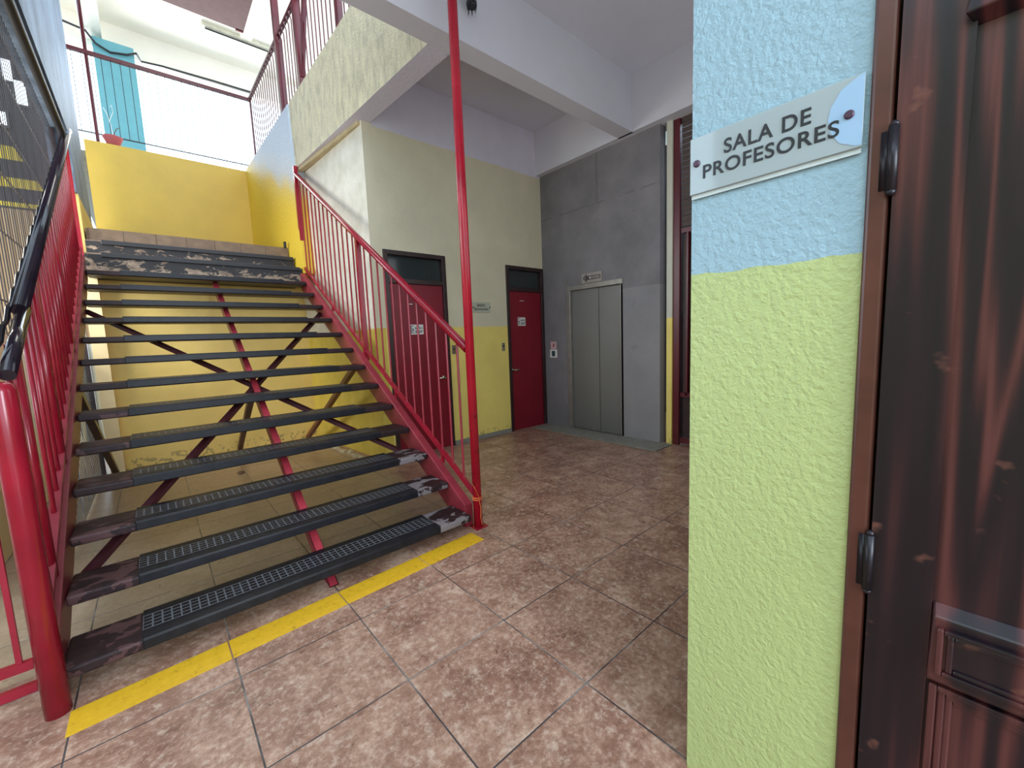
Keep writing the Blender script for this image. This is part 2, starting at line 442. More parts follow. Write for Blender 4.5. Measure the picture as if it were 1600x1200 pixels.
# landing side wall, yellow turning blue grey towards the top
k = NT('landing_yellow_to_blue'); v = k.pos(); x, y, z = k.sep(v)
fade = k.math('ADD', k.math('SUBTRACT', z, k.math('MULTIPLY', k.math('SUBTRACT', y, 6.2), .42)), k.math('MULTIPLY', k.math('SUBTRACT', k.noise(v, 2.2, 4), .5), .35))
k.col(k.ramp(k.math('DIVIDE', k.math('SUBTRACT', fade, 3.2), .7), [(0, srgb(226, 190, 56)), (.25, srgb(222, 190, 80)), (.6, srgb(190, 194, 196)), (1, srgb(176, 190, 206))]))
k.rough(.6); k.bump(k.noise(v, 26, 4, .6), .6, .012)
struct('wall_landing_right', G().hull8([(1.615, 5.95, 2.3), (1.80, 5.95, 2.3), (1.56, 8.6, 2.3), (1.80, 8.6, 2.3), (1.645, 6.09, 4.45), (1.80, 6.09, 4.45), (1.56, 8.6, 4.42), (1.80, 8.6, 4.42)]), k.m, 'landing side wall going from yellow to grey at the top', 'wall')
struct('wall_landing_back', G().box(-.41, 1.62, 8.6, 8.95, 2.4, 4.40), M['yellow'], 'bright yellow wall behind the stair landing', 'wall')
struct('wall_under_landing', G().box(-.42, 1.9, 6.44, 6.56, 0, 2.36), M['undery'], 'dull yellow wall under the landing behind the open treads', 'wall')
struct('wall_landing_left', G().box(-.60, -.412, 6.46, 8.72, 2.3, 3.05), M['undery'], 'low olive yellow wall left of the landing', 'wall')
# grey wall and pillar on the left, above the wire mesh
k = NT('grey_stucco'); v = k.pos(); f = k.noise(k.pos((1, 1, .4)), 4, 6, .65)
k.col(k.ramp(f, [(.3, srgb(84, 98, 116)), (.7, srgb(136, 154, 178))])); k.rough(.6); k.bump(k.noise(v, 20, 4), .5, .012)
struct('wall_left_upper', G().box(-.58, -.415, 1.2, 6.4, 3.66, 8.7).box(-.58, -.415, 6.4, 7.95, 3.05, 8.7), k.m, 'grey stucco wall and pillar above the left railing', 'wall')
struct('pillar', G().box(-.47, -.35, 6.27, 6.42, 0, 2.3), M['cream'], 'pale cream post under the left edge of the stair', 'post')

# ceilings and beams
struct('beam_cross', G().box(-.58, 4.46, 2.80, 2.99, 3.65, 4.3), M['white'], 'white concrete beam crossing above the right side of the stair', 'beam')
struct('beam_lift', G().box(4.43, 4.75, .4, 4.40, 3.65, 4.3), M['white'], 'white concrete beam above the grey lift wall', 'beam')
struct('ceiling', G().box(-.58, 4.7, -3.2, 2.82, 4.25, 4.5).box(1.9, 4.7, 2.9, 5.3, 4.24, 4.5), M['white'], 'white hall ceiling between the beams', 'ceiling')
struct('wall_sky_block', G().box(-3.2, -3.0, -3.2, 2.2, 0, 4.5), M['face'], 'unseen wall added left of the viewer to screen off skylight', 'wall')  # added out of view to cut the skylight on the sign wall
struct('ceiling_upper', G().box(-2.5, 9, 2.8, 13.8, 8.75, 8.95), M['bright'], 'bright white ceiling of the upper gallery', 'ceiling')
struct('beam_gallery_edge', G().box(-2.5, 9, 13.4, 13.7, 8.15, 8.75), M['bright'], 'white edge beam along the upper gallery', 'beam')
tag(G().box(-.42, -.1, 8.9, 13.4, 8.25, 8.75).build('beam_gallery', M['bright']), 'white ceiling beam running to the teal pillar', 'beam', kind='structure')
tag(G().box(2.30, 2.52, 8.0, 11.7, 8.5, 8.75).build('beam_gallery', M['bright']), 'white ceiling beam beside the pink slab', 'beam', kind='structure')
struct('floor_gallery', G().box(-.6, 9, 8.95, 13.7, 4.0, 4.36), M['concrete'], 'upper gallery floor slab beyond the landing', 'floor')
struct('floor_upper', G().box(2.1, 9, 3.0, 8.72, 4.5, 4.56), M['concrete'], 'upper floor slab beside the stairwell', 'floor')
struct('slab_upper_landing', G().box(-.41, 1.84, 6.5, 9.08, 7.0, 7.2), M['pink'], 'dusty pink underside of the next landing overhead', 'slab')
struct('column_teal', G().box(-.27, .40, 13.0, 13.4, 4.36, 8.16), M['teal'], 'teal painted pillar standing beyond the gallery rail', 'pillar')

# lift shaft wall
g = G().box(XE, XE+.12, 3.92, YD, 0, 3.9).box(XE, XE+.12, 2.50, 3.03, 0, 3.9).box(XE, XE+.12, 3.03, 3.92, 2.0, 3.9)
struct('wall_lift', g, M['grey'], 'grey rendered wall around the lift doors', 'wall')
g = G().box(4.56, 4.62, 2.375, 2.44, 0, 3.65)
struct('wall_lift_end', g, wall_paint('paint_end', YEL, srgb(200, 198, 182), 1.50), 'narrow cream and yellow wall end beside the grey lift wall', 'wall')
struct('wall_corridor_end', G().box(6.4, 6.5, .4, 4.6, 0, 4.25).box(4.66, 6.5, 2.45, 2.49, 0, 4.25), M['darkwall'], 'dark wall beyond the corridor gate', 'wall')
struct('wall_right', G().box(XC, 1.55, .168, .525, 0, 4.26).box(1.5, 6.5, .40, .525, 0, 4.26).box(XC, 1.3, -.80, .168, 2.12, 4.26).box(XC, 1.3, -3.2, -.80, 0, 4.26).box(1.3, 1.5, -.80, .2, 2.12, 4.26), M['stucco'],
       'rough stucco wall end painted pale blue white above lime yellow', 'wall')
struct('threshold', G().box(4.16, 4.53, 2.35, 4.30, 0, .012), M['concrete'], 'grey concrete strip on the floor before the lift', 'threshold', bevel=.003)
# ragged skirting
g = G(); xx = 2.83
for a, b in ((2.82, 3.78),):
    g.box(a, b, YD-.012, YD, 0, .055)
struct('baseboard_back', g, M['concrete'], 'grey cement skirting below the yellow wall between the doors', 'skirting')
# neighbouring passage on the left, seen through the wire mesh
struct('wall_far_left', G().box(-6, -.66, 9.0, 9.1, 0, 6.6), M['banded'], 'dark far wall with yellow bands beyond the wire mesh', 'wall')
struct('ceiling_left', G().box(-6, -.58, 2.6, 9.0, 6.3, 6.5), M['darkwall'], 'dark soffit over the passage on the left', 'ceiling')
struct('wall_low_left', G().box(-1.05, -.86, 3.5, 8.9, 0, 1.55), M['cream'], 'low cream wall behind the red bars at far left', 'wall')
for px, (xa, xb, za, zb) in enumerate(((-1.12, -1.04, 5.10, 5.36), (-1.03, -.93, 4.82, 5.12), (-1.30, -1.16, 4.50, 4.66))):
    w = G().box(xa-.03, xb+.03, 8.96, 9.0, za-.03, zb+.03).build('window_%d' % (px+1), M['darkwall'])
    tag(w, ('upper', 'middle', 'lowest')[px]+' small bright window in the dark far wall at left', 'window', kind='structure')
    G().box(xa, xb, 8.945, 8.962, za, zb).build('pane', M['glow'], w)

# ------------------------------------------------------------------ interior doors
def red_door(idx, x0, x1, ztop, zl, tr, label, hx, hside):
    d = thing('door_%d' % idx, (x0, YD, 0), label, 'door', kind='structure')
    f = .05
    g = G().box(x0, x0+f, YD-.015, YD+.10, 0, ztop).box(x1-f, x1, YD-.015, YD+.10, 0, ztop)
    g.box(x0+f, x1-f, YD-.015, YD+.10, ztop-f, ztop).box(x0+f, x1-f, YD-.015, YD+.10, zl, zl+.055)
    g.build('door_frame', M['frame'], d, bevel=.004)
    lf = G().box(x0+f+.002, x1-f-.002, YD+.01, YD+.05, .001, zl-.001).build('door_leaf', M['doorred'], d, bevel=.003)
    G().box(x0+f, x1-f, YD+.055, YD+.063, zl+.055, ztop-f).build('transom_pane', M['glass_dark'], d)
    h = G().lathe((hx, YD+.01, .885), [(.026, 0), (.026, -.008), (.010, -.012), (.010, -.045), (.012, -.05)], 14, 'Y')
    h.tube([(hx, YD-.04, .885), (hx+.03*hside, YD-.044, .886), (hx+.095*hside, YD-.044, .884)], .0095, 8)
    h.build('door_handle', M['chrome'], d, smooth=True)
    return d
red_door(1, 2.017, 2.814, 2.365, 2.005, 0, 'left red door with dark glass transom behind the stair railing', 2.712, -1)
red_door(2, 3.785, 4.517, 2.345, 1.995, 0, 'right red door with grey glass transom beside the lift wall', 3.862, 1)

def paper(x0, x1, z0, z1, label, big):
    t = thing('paper_sign', (x0, YD+.009, z0), label, 'sign', 'paper signs on the red doors')
    G().box(x0, x1, YD+.0075, YD+.010, z0, z1).build('paper_sheet', M['paper'], t)
    w, h = x1-x0, z1-z0
    g = G()
    g.box(x0+.05*w, x0+.30*w, YD+.0062, YD+.0076, z0+.84*h, z0+.90*h).box(x0+.05*w, x0+.10*w, YD+.0062, YD+.0076, z0+.12*h, z0+.84*h)
    g.box(x0+.10*w, x0+.30*w, YD+.0062, YD+.0076, z0+.12*h, z0+.18*h).box(x0+.17*w, x0+.24*w, YD+.0062, YD+.0076, z0+.3*h, z0+.62*h)
    g.build('pictogram', M['ink'], t)
    text('sign_lettering', big, (x0+.36*w, YD+.0074, z0+.52*h), (1, 0, 0), (0, 0, 1), w*.58, h*.30, M['ink'], t)
    g = G().box(x0+.36*w, x0+.94*w, YD+.0064, YD+.0076, z0+.30*h, z0+.38*h).box(x0+.36*w, x0+.86*w, YD+.0064, YD+.0076, z0+.16*h, z0+.23*h)
    g.build('small_print', M['ink'], t)
    return t
paper(2.295, 2.467, 1.425, 1.540, 'white paper sign with black text on the left red door', 'BAÑO')
paper(3.992, 4.140, 1.510, 1.630, 'white paper sign with black text on the right red door', 'BAÑO')
tag(G().box(4.045, 4.125, YD+.0075, YD+.010, 1.862, 1.870).build('adhesive_strip', M['paper']), 'thin white tape strip high on the right red door', 'tape', 'tape strips on the red doors')
tag(G().box(2.29, 2.345, YD+.0075, YD+.010, 1.772, 1.780).build('adhesive_strip', M['paper']), 'thin white tape strip high on the left red door', 'tape', 'tape strips on the red doors')

# plate BANO PROFESORES
t = thing('wall_plate', (3.18, YD, 1.69), 'small grey plate reading BAÑO PROFESORES between the red doors', 'sign')
G().box(3.182, 3.49, YD-.012, YD-.006, 1.692, 1.826).build('plate_sheet', M['plate'], t, bevel=.002)
text('plate_lettering', 'BAÑO', (3.268, YD-.0122, 1.765), (1, 0, 0), (0, 0, 1), .13, .046, M['ink'], t)
text('plate_lettering', 'PROFESORES', (3.215, YD-.0122, 1.716), (1, 0, 0), (0, 0, 1), .235, .031, M['ink'], t)
for x in (3.200, 3.474):
    G().lathe((x, YD, 1.757), [(.010, 0), (.010, -.016), (.006, -.019)], 12, 'Y').build('plate_screw', M['screw'], t)

def switch(x, z, label):
    t = thing('light_switch', (x, YD, z), label, 'switch', 'light switches by the red doors')
    G().box(x-.028, x+.028, YD-.009, YD, z-.056, z+.056).build('switch_plate', M['chrome'], t, bevel=.003)
    G().box(x-.011, x+.011, YD-.014, YD-.008, z-.003, z+.020).build('rocker', M['ink'], t, bevel=.002)
switch(2.872, 1.222, 'metal switch plate just right of the left red door')
switch(3.690, 1.222, 'metal switch plate just left of the right red door')

# ------------------------------------------------------------------ lift
L = thing('elevator_door', (XE, 3.47, 0), 'grey steel two panel lift door in a metal frame', 'lift')
g = G().box(XE-.012, XE+.06, 3.86, 3.93, 0, 2.03).box(XE-.012, XE+.06, 3.0, 3.86, 1.965, 2.03).box(XE+.0, XE+.06, 3.0, 3.045, 0, 1.965)
g.build('lift_frame', M['steelframe'], L, bevel=.004)
G().box(XE+.035, XE+.06, 3.405, 3.86, .012, 1.965).build('door_panel', M['steel'], L, bevel=.003)
G().box(XE+.045, XE+.07, 3.045, 3.402, .012, 1.965).build('door_panel', M['steel'], L, bevel=.003)
G().box(XE-.01, XE+.10, 3.03, 3.90, 0, .012).build('sill', M['steelframe'], L)
t = thing('floor_indicator', (XE, 3.48, 2.03), 'small arrow indicator plate above the lift door', 'indicator')
G().box(XE-.012, XE, 3.31, 3.645, 2.035, 2.165).build('indicator_plate', plain('indicator_grey', srgb(150, 144, 138), .4), t, bevel=.003)
def yz(pts, xa, xb, name, mat, par):
    return G().prism([(xa, y, z) for y, z in pts], (xb-xa, 0, 0)).build(name, mat, par)
yz([(3.62, 2.10), (3.555, 2.155), (3.555, 2.125), (3.33, 2.125), (3.33, 2.075), (3.555, 2.075), (3.555, 2.045)], XE-.0145, XE-.0115, 'arrow', M['frame'], t)
yz([(3.600, 2.10), (3.563, 2.134), (3.563, 2.116), (3.338, 2.116), (3.338, 2.084), (3.563, 2.084), (3.563, 2.066)], XE-.016, XE-.0142, 'arrow_infill', plain('indicator_fill', srgb(132, 124, 116), .4), t)
g = G()
for i in range(3): g.box(XE-.0178, XE-.0158, 3.515+.022*i, 3.529+.022*i, 2.078, 2.122)
g.build('digit_slot', M['ink'], t)
G().box(XE-.0185, XE-.0165, 3.492, 3.506, 2.090, 2.112).build('lit_dot', M['paper'], t)
t = thing('call_button', (XE, 4.2, 1.03), 'lift call button plate left of the lift door', 'button')
G().box(XE-.010, XE, 4.135, 4.275, 1.025, 1.145).build('button_plate', M['paper'], t, bevel=.003)
G().box(XE-.014, XE-.009, 4.17, 4.235, 1.045, 1.125).build('button_panel', plain('button_green', srgb(30, 66, 66), .3), t, bevel=.003)
t = thing('warning_sticker', (XE, 4.2, 1.15), 'small pink sticker with red mark above the call button', 'sticker')
G().box(XE-.003, XE, 4.15, 4.262, 1.152, 1.262).build('sticker_sheet', plain('sticker_pink', srgb(206, 170, 170), .6), t)
yz([(4.225, 1.185), (4.205, 1.235), (4.185, 1.225), (4.195, 1.20), (4.185, 1.185)], XE-.0045, XE-.0028, 'red_mark', M['doorred'], t)

# ------------------------------------------------------------------ corridor gate beyond the lift
gx = 4.585
d = thing('door_4', (gx, 1.5, 0), 'dark red corridor gate with louvres above, right of the lift wall', 'gate', kind='structure')
g = G().box(gx, gx+.035, 2.30, 2.374, 0, 3.65).box(gx, gx+.05, .55, 2.28, 2.43, 2.48).box(gx, gx+.05, .55, 2.28, .03, .09)
g.box(gx, gx+.05, 2.12, 2.15, .09, 2.43).box(gx, gx+.05, 1.5, 1.55, .09, 2.43).box(gx, gx+.05, 2.2, 2.22, .60, 2.43).box(gx, gx+.05, .55, 2.28, .58, .63)
g.build('gate_frame', M['darkred'], d)
g = G()
for i in range(20):
    z = 2.50+i*.058
    g.hull8([(gx+.015, .55, z), (gx+.05, .55, z+.03), (gx+.015, 2.28, z), (gx+.05, 2.28, z+.03), (gx+.012, .55, z+.048), (gx+.055, .55, z+.052), (gx+.012, 2.28, z+.048), (gx+.055, 2.28, z+.052)])
g.build('louvre_panel', M['louvre'], d)
G().box(gx+.055, gx+.075, .55, 2.28, 1.48, 2.43).build('upper_pane', M['louvre'], d)
G().box(gx+.055, gx+.075, .55, 2.28, .6, 1.48).build('middle_panel', plain('gate_panel', srgb(60, 26, 24), .5), d)
G().box(gx+.055, gx+.075, .55, 2.28, .09, .6).build('lower_panel', M['frame'], d)

# ------------------------------------------------------------------ stair
XL, XR, Y0, GO, Z1, RI = -.39, 1.564, 2.279, .283, .12, .169
def noseline(y): return Z1+RI*(y-Y0)/GO
st = thing('staircase', (.6, 2.3, 0), 'red steel staircase with open black treads rising to the landing', 'staircase')
def stringer(x0, x1, up, dn, ya, yb, name='stringer', mat=None):
    za, zb = noseline(ya), noseline(yb)
    ylo = ya
    pts = [(x0, ya, max(0, za-dn)), (x0, ya, za+up)]
    pts += [(x0, yb, zb+up), (x0, yb, zb-dn)]
    # foot cut level with the floor
    yf = Y0+(0-Z1+dn)/RI*GO
    if za-dn < 0: pts += [(x0, yf, 0)]
    return G().prism(pts, (x1-x0, 0, 0)).build(name, mat or M['red'], st, bevel=.004)
stringer(-.455, -.395, .03, .20, 2.30, 5.92, mat=plain('stringer_maroon', srgb(112, 40, 48), .4, var=.2))
stringer(1.568, 1.632, -.005, .22, 2.36, 5.92, mat=plain('stringer_worn_red', srgb(140, 44, 56), .4, var=.25, scale=7))
stringer(.612, .658, -.140, .235, 2.30, 5.9, 'centre_stringer', plain('spine_worn_red', srgb(156, 48, 60), .4, var=.25, scale=9))
y = Y0
pan0 = cov0 = None
for i in range(13):
    z, y = Z1+RI*i, Y0+GO*i
    if i == 0:
        pan0 = G().box(XL, XR, y, y+.262, z-.046, z).build('tread', M['pan'], st, base=(XL, y, z), bevel=.010, seg=3)
        cv = G().box(-.152, 1.312, y-.006, y+.252, z+.0005, z+.010).box(-.152, 1.312, y-.007, y-.0005, z-.040, z+.0045)
        cov0 = cv.build('tread_cover', M['rubber'], pan0, base=(-.152, y, z), bevel=.005)
        cov0['label'] = 'black ribbed rubber cover'
    else:
        p = dup(pan0, (XL, y, z), st); c = cov0.copy(); COL.objects.link(c); c.parent = p
def under(x, y, dn): return (x, y, noseline(y)-dn)
for p, q in (((-.40, 5.25), (1.60, 2.95)), ((1.58, 5.25), (-.40, 2.75))):
    G().bar(under(*p, .17), under(*q, .17), .045, .03).build('brace', M['brace'], st)
G().bar((.63, 4.1, noseline(4.1)-.2), (.75, 6.39, .02), .05, .05).build('strut', M['brace'], st)
G().bar((1.55, 4.2, noseline(4.2)-.15), (1.58, 6.36, .02), .05, .05).build('strut', M['darkred'], st)
G().bar((-.43, 4.2, noseline(4.2)-.15), (-.42, 6.22, .02), .05, .05).build('strut', M['frame'], st)

# concrete upper steps and landing
cs = thing('concrete_steps', (.6, 6.0, 2.1), 'worn concrete top steps with flaking black paint below the yellow wall', 'steps')
zs = (2.18, 2.365, 2.545, 2.72); ys = (5.93, 5.96, 6.25, 6.52)
G().box(-.40, 1.605, 5.965, 6.43, 2.15, 2.36).box(-.40, 1.59, 6.255, 6.9, 2.37, 2.54).build('step_core', M['flake'], cs)
G().box(-.40, 1.55, 6.527, 8.59, 2.45, 2.72).build('landing_slab', M['tan'], cs)
for yy, zz in ((5.945, 2.365), (6.235, 2.545)):
    G().box(-.28, 1.58, yy, yy+.07, zz-.045, zz+.004).build('step_nosing', M['rubber_black'], cs, bevel=.006)
g = G()
for i in range(7): g.box(-.38+i*.283, -.38+i*.283+.279, 6.515, 6.526, 2.548, 2.722)
g.build('riser_tiles', M['tan'], cs)
tag(G().bar((1.56, 6.50, 2.72), (1.56, 6.50, 2.80), .03, .03).build('post_stub', M['rubber_black']), 'small dark stub at the right end of the top step', 'stub')

# ------------------------------------------------------------------ right railing and pole
rr = thing('stair_railing', (1.645, 2.314, 0), 'red stair railing with slim balusters on the right of the stair', 'railing')
RX = 1.645
def rz(y, a=(2.33, 1.265), b=(6.0, 3.565)): return a[1]+(y-a[0])*(b[1]-a[1])/(b[0]-a[0])
def bz(y): return rz(y, (2.36, .245), (5.95, 2.36))
G().tube([(RX, 2.343, rz(2.343)), (RX, 6.0, rz(6.0))], .030, 14).build('handrail', M['red'], rr, smooth=True)
G().bar((RX, 2.344, bz(2.344)), (RX, 6.0, bz(6.0)), .028, .028).build('bottom_rail', M['red'], rr)
G().bar((RX, 6.0, bz(6.0)-.25), (RX, 6.0, 3.66), .045, .045).build('newel_post', M['red'], rr)
G().bar((RX, 4.13, bz(4.13)-.12), (RX, 4.13, rz(4.13)), .045, .045).build('middle_post', M['red'], rr)
def balusters(par, x, y0, y1, n, lo, hi, r, mat, name='baluster'):
    for i in range(n):
        y = y0+(y1-y0)*(i+1)/(n+1)
        G().tube([(x, y, lo(y)), (x, y, hi(y))], r, 6).build(name, mat, par, base=(x, y, lo(y)))
balusters(rr, RX, 2.33, 4.13, 12, bz, rz, .0085, M['red'])
balusters(rr, RX, 4.13, 6.0, 13, bz, rz, .0085, M['red'])
for y in (2.75, 3.5, 5.0): G().bar((RX, y, bz(y)), (RX-.005, y, noseline(y)-.02), .022, .022).build('rail_stub', M['red'], rr)
k = NT('red_enamel_chipped'); v = k.pos((1, 1, .6)); f = k.noise(v, 34, 3, .5)
z = k.sep(k.pos())[2]
chip = k.math('MULTIPLY', k.math('GREATER_THAN', f, .67), k.math('LESS_THAN', z, 1.5))
k.col(k.mix(chip, k.ramp(k.noise(k.pos(), 4, 3), [(.3, srgb(160, 18, 40)), (.7, srgb(192, 28, 50))]), srgb(70, 34, 36))); k.rough(.25)
M['redchip'] = k.m
pl = thing('support_pole', (RX, 2.314, 0), 'tall slim red pole rising to the ceiling at the right stair foot', 'pole')
G().tube([(RX, 2.314, .006), (RX, 2.314, 4.25)], .031, 18).build('pole_tube', M['redchip'], pl, smooth=True)
G().box(RX-.05, RX+.05, 2.264, 2.356, 0, .006).build('base_plate', M['red'], pl)
g = G()
for a in range(2): g.lathe((RX, 2.314, .205+a*.014), [(.033, -.004), (.036, 0), (.033, .004)], 16)
g.tube([(RX-.01, 2.279, .205), (RX+.0, 2.275, .15), (RX-.004, 2.277, .08), (RX+.004, 2.274, .02)], .0028, 6)
g.tube([(RX, 2.279, .205), (RX-.05, 2.26, .30), (RX-.045, 2.30, .33)], .0022, 6)
tag(g.build('string', plain('string_orange', srgb(214, 110, 60), .8)), 'orange string tied around the foot of the red pole', 'string')

# ------------------------------------------------------------------ left railing, post, wire mesh, low fence
LX = -.43
def lz(y): return 1.30+(y-2.49)*(3.75-1.30)/(6.65-2.49)
lr = thing('stair_railing', (LX, 2.45, 0), 'red barred railing with thick black handrail on the left of the stair', 'railing')
G().tube([(LX+.01, 2.44, lz(2.44)), (LX+.01, 2.92, lz(2.92))], .025, 14).build('handrail_end', M['black'], lr, smooth=True)['label'] = 'lower black handrail sleeve'
G().tube([(LX, 2.90, lz(2.90)+.01), (LX, 6.62, lz(6.62)), (LX, 6.72, lz(6.72)-.01)], .030, 14).build('handrail', M['black'], lr, smooth=True)
G().tube([(LX-.035, 2.6+i*.08, lz(2.6+i*.08)+.012*(-1)**i) for i in range(50)], .010, 6).build('mesh_binding', M['hinge'], lr)
lowL = lambda y: noseline(y)+.02
G().bar((LX, 2.42, lowL(2.42)+.06), (LX, 5.95, lowL(5.95)+.06), .04, .03).build('bottom_rail', plain('rail_maroon', srgb(124, 36, 48), .35), lr)
for i in range(27):
    y = 2.52+i*.128
    if i == 2: continue
    w = .022 if i in (1, 6, 14) else .010
    G().tube([(LX, y, lowL(y)), (LX, y, lz(y))], w, 8).build('baluster', M['red'], lr, base=(LX, y, lowL(y)), smooth=True)
for y in (6.0,6.25,6.5): G().bar((LX, y, lowL(5.9)), (LX, y, lz(y)), .02, .02).build('baluster', M['red'], lr)
ps = thing('gate_post', (-.40, 2.215, 0), 'thick round red post at the left foot of the stair', 'post')
G().lathe((-.40, 2.215, 0), [(.037, 0), (.037, 1.22), (.032, 1.245), (.012, 1.255)], 24).build('post_tube', M['red'], ps, smooth=True)
lf = thing('low_fence', (-.9, 2.40, 0), 'low red barred fence left of the thick round post', 'fence')
for z in (.06, .155, 1.12): G().bar((-.465, 2.36, z), (-2.0, 2.36, z), .025, .035).build('fence_rail', M['red'], lf)
for i in range(14):
    x = -.50-i*.11
    G().bar((x, 2.36, .06 if i % 2 else .155), (x, 2.36, 1.12), .016, .016).build('fence_bar', M['red'], lf)
for x in (-1.98,): G().bar((x, 2.36, 0), (x, 2.36, 1.15), .04, .04).build('fence_post', M['red'], lf)

mf = thing('mesh_screen', (-.52, 4.4, 0), 'tall wire mesh screen beyond the left railing', 'screen')
g = G()
MX = -.53
for i in range(62):
    y = 2.5+i*.065
    g.bar((MX, y, 1.45 if y < 3.6 else .02), (MX, y, 3.645), .004, .004)
g.build('wire_mesh', plain('wire_dark', srgb(46, 36, 38), .5), mf)
g = G()
for i in range(9):
    z = .5+i*.38
    g.bar((MX-.012, 2.5 if z > 1.3 else 3.7, z), (MX-.012, 6.37, z+random.uniform(-.05, .05)), .007, .007)
for a in range(5):
    g.bar((MX+.01, 3.7+a*.4, .1), (MX+.01, 4.3+a*.4, 1.9), .005, .005)
g.build('cross_wire', plain('wire_grey', srgb(120, 116, 122), .4, .3), mf)
for y, z, w in ((2.50, 1.33, .06), (6.37, 0, .04)): G().bar((MX, y, z), (MX, y, 3.645), w, w).build('screen_post', M['frame'], mf)
G().bar((MX, 2.50, 1.36), (LX-.02, 2.50, 1.36), .03, .03).build('bracket', M['frame'], mf)
tag(G().tube([(-.46, 2.0, 3.622), (-.46, 4.2, 3.622), (-.46, 5.9, 3.622), (-.455, 6.25, 3.60), (-.455, 6.34, 3.4)], .032, 8).build('pipe', M['rubber_black'], smooth=True), 'black pipe along the lower edge of the left grey wall', 'pipe')

# ------------------------------------------------------------------ floor marking and litter
g = G()
def at_stripe(t): return (Vector((-.366, 2.045+.0, 0)).lerp(Vector((1.552, 2.125, 0)), t), Vector((-.366, 2.187, 0)).lerp(Vector((1.545, 2.268, 0)), t))
cuts = [0, .2595, .521, .7775, 1]
for a, b in zip(cuts, cuts[1:]):
    e = .0016
    p0, q0 = at_stripe(a+(e if a > 0 else 0)); p1, q1 = at_stripe(b-(e if b < 1 else 0))
    g.prism([p0, p1, q1, q0], (0, 0, .0015))
tag(g.build('floor_stripe', M['stripe']), 'yellow warning stripe painted on the tiles before the stair', 'floor marking')
g = G(); random.seed(3)
for i in range(26):
    t = i/25; x = 1.64+.13*t+random.uniform(-.015, .015); y = 6.30-1.55*t; r = random.uniform(.02, .045)
    g.lathe((x-.03, y, 0), [(r, 0), (r*random.uniform(.8, 1), r*.5), (r*.4, r*random.uniform(.7, 1.1))], 6)
tag(g.build('plaster_rubble', plain('rubble', srgb(186, 172, 138), .8, var=.25, scale=20)), 'ragged strip of crumbled plaster at the foot of the side wall', 'rubble', kind='stuff')
def scrap(c, r, label, mat):
    g = G(); bmesh.ops.create_icosphere(g.b, subdivisions=2, radius=r, matrix=Matrix.Translation(c))
    for v in g.b.verts:
        v.co += Vector([random.uniform(-.25, .25)*r for _ in range(3)]); v.co.z = max(.001, c[2]+(v.co.z-c[2])*.6)
    tag(g.build('paper_scrap', mat), label, 'litter', 'litter under the stair')
scrap((.455, 3.47, .015), .028, 'crumpled white scrap on the floor under the stair', M['paper'])
scrap((.60, 5.2, .006), .035, 'small pale flake on the floor deep under the stair', M['tan'])

# ------------------------------------------------------------------ upper railings
GY = 8.85
ur = thing('gallery_railing', (.6, GY, 4.40), 'thin red railing on top of the yellow landing wall', 'railing')
G().bar((-.98, GY, 5.715), (1.785, GY, 5.735), .05, .05).build('top_rail', M['darkred'], ur)
G().bar((-.6, GY, 4.60), (1.74, GY, 4.60), .012, .016).build('bottom_rail', M['rubber_black'], ur)
G().tube([(-.268, GY, 4.40), (-.268, GY, 8.25)], .022, 8).build('tall_post', M['darkred'], ur)
G().bar((1.785, GY, 4.42), (1.785, GY, 5.75), .032, .032).build('corner_post', M['darkred'], ur)
for i in range(22):
    x = -.53+i*.104
    if abs(x+.268) < .03: continue
    G().bar((x, GY, 4.60), (x, GY, 5.71), .0078, .0078).build('baluster', M['rubber_black'], ur, base=(x, GY, 4.60))
sr = thing('upper_stair_railing', (1.75, 6.5, 4.5), 'dark red railing along the top of the beige stucco wall', 'railing')
xs = lambda y: 1.75+(8.64-y)*.022
G().bar((1.755, 8.80, 5.70), (xs(3.2), 3.2, 5.68), .045, .04).build('top_rail', M['darkred'], sr)
G().bar((1.76, 8.5, 4.5), (xs(3.2), 3.2, 4.60), .03, .03).build('bottom_rail', M['darkred'], sr)
for y, r, zt in ((6.80, .040, 8.75), (5.93, .042, 8.75), (4.62, .028, 5.68), (3.4, .028, 5.68)):
    G().bar((xs(y), y, 4.35), (xs(y), y, zt), r*2, r*2).build('post', M['darkred'], sr)
G().bar((xs(5.9), 5.90, 4.75), (xs(5.3), 5.3, 6.3), .05, .05).build('strut', M['darkred'], sr)
for i in range(44):
    y = 8.5-i*.118
    if min(abs(y-q) for q in (6.8, 5.93, 4.62, 3.4)) < .05: continue
    x = xs(y)
    G().tube([(x, y, 4.5), (x, y, 5.55), (x-.02, y+.015, 5.64), (x, y+.02, 5.68)], .0075, 5).build('baluster', M['darkred'], sr, base=(x, y, 4.5))

# potted plant on the yellow wall
pt = thing('potted_plant', (-.10, 8.70, 4.405), 'small terracotta bowl with a dry bent stem on the yellow wall', 'plant')
G().lathe((-.10, 8.70, 4.402), [(.055, 0), (.075, .03), (.10, .09), (.115, .12), (.115, .135), (.10, .135), (.095, .11)], 18).build('pot', M['terracotta'], pt, smooth=True)
G().tube([(-.09, 8.70, 4.50), (-.075, 8.70, 4.60), (-.045, 8.70, 4.67), (.0, 8.70, 4.70)], .008, 6, .004).build('stem', M['stem'], pt, smooth=True)
g = G()
g.tube([(-.09, 8.70, 4.50), (-.10, 8.69, 4.70), (-.13, 8.69, 4.86), (-.16, 8.70, 4.94)], .004, 5)
g.tube([(-.11, 8.69, 4.76), (-.06, 8.70, 4.90), (-.065, 8.70, 5.0), (-.09, 8.70, 4.96)], .004, 5)
g.build('pale_twigs', M['paper'], pt)

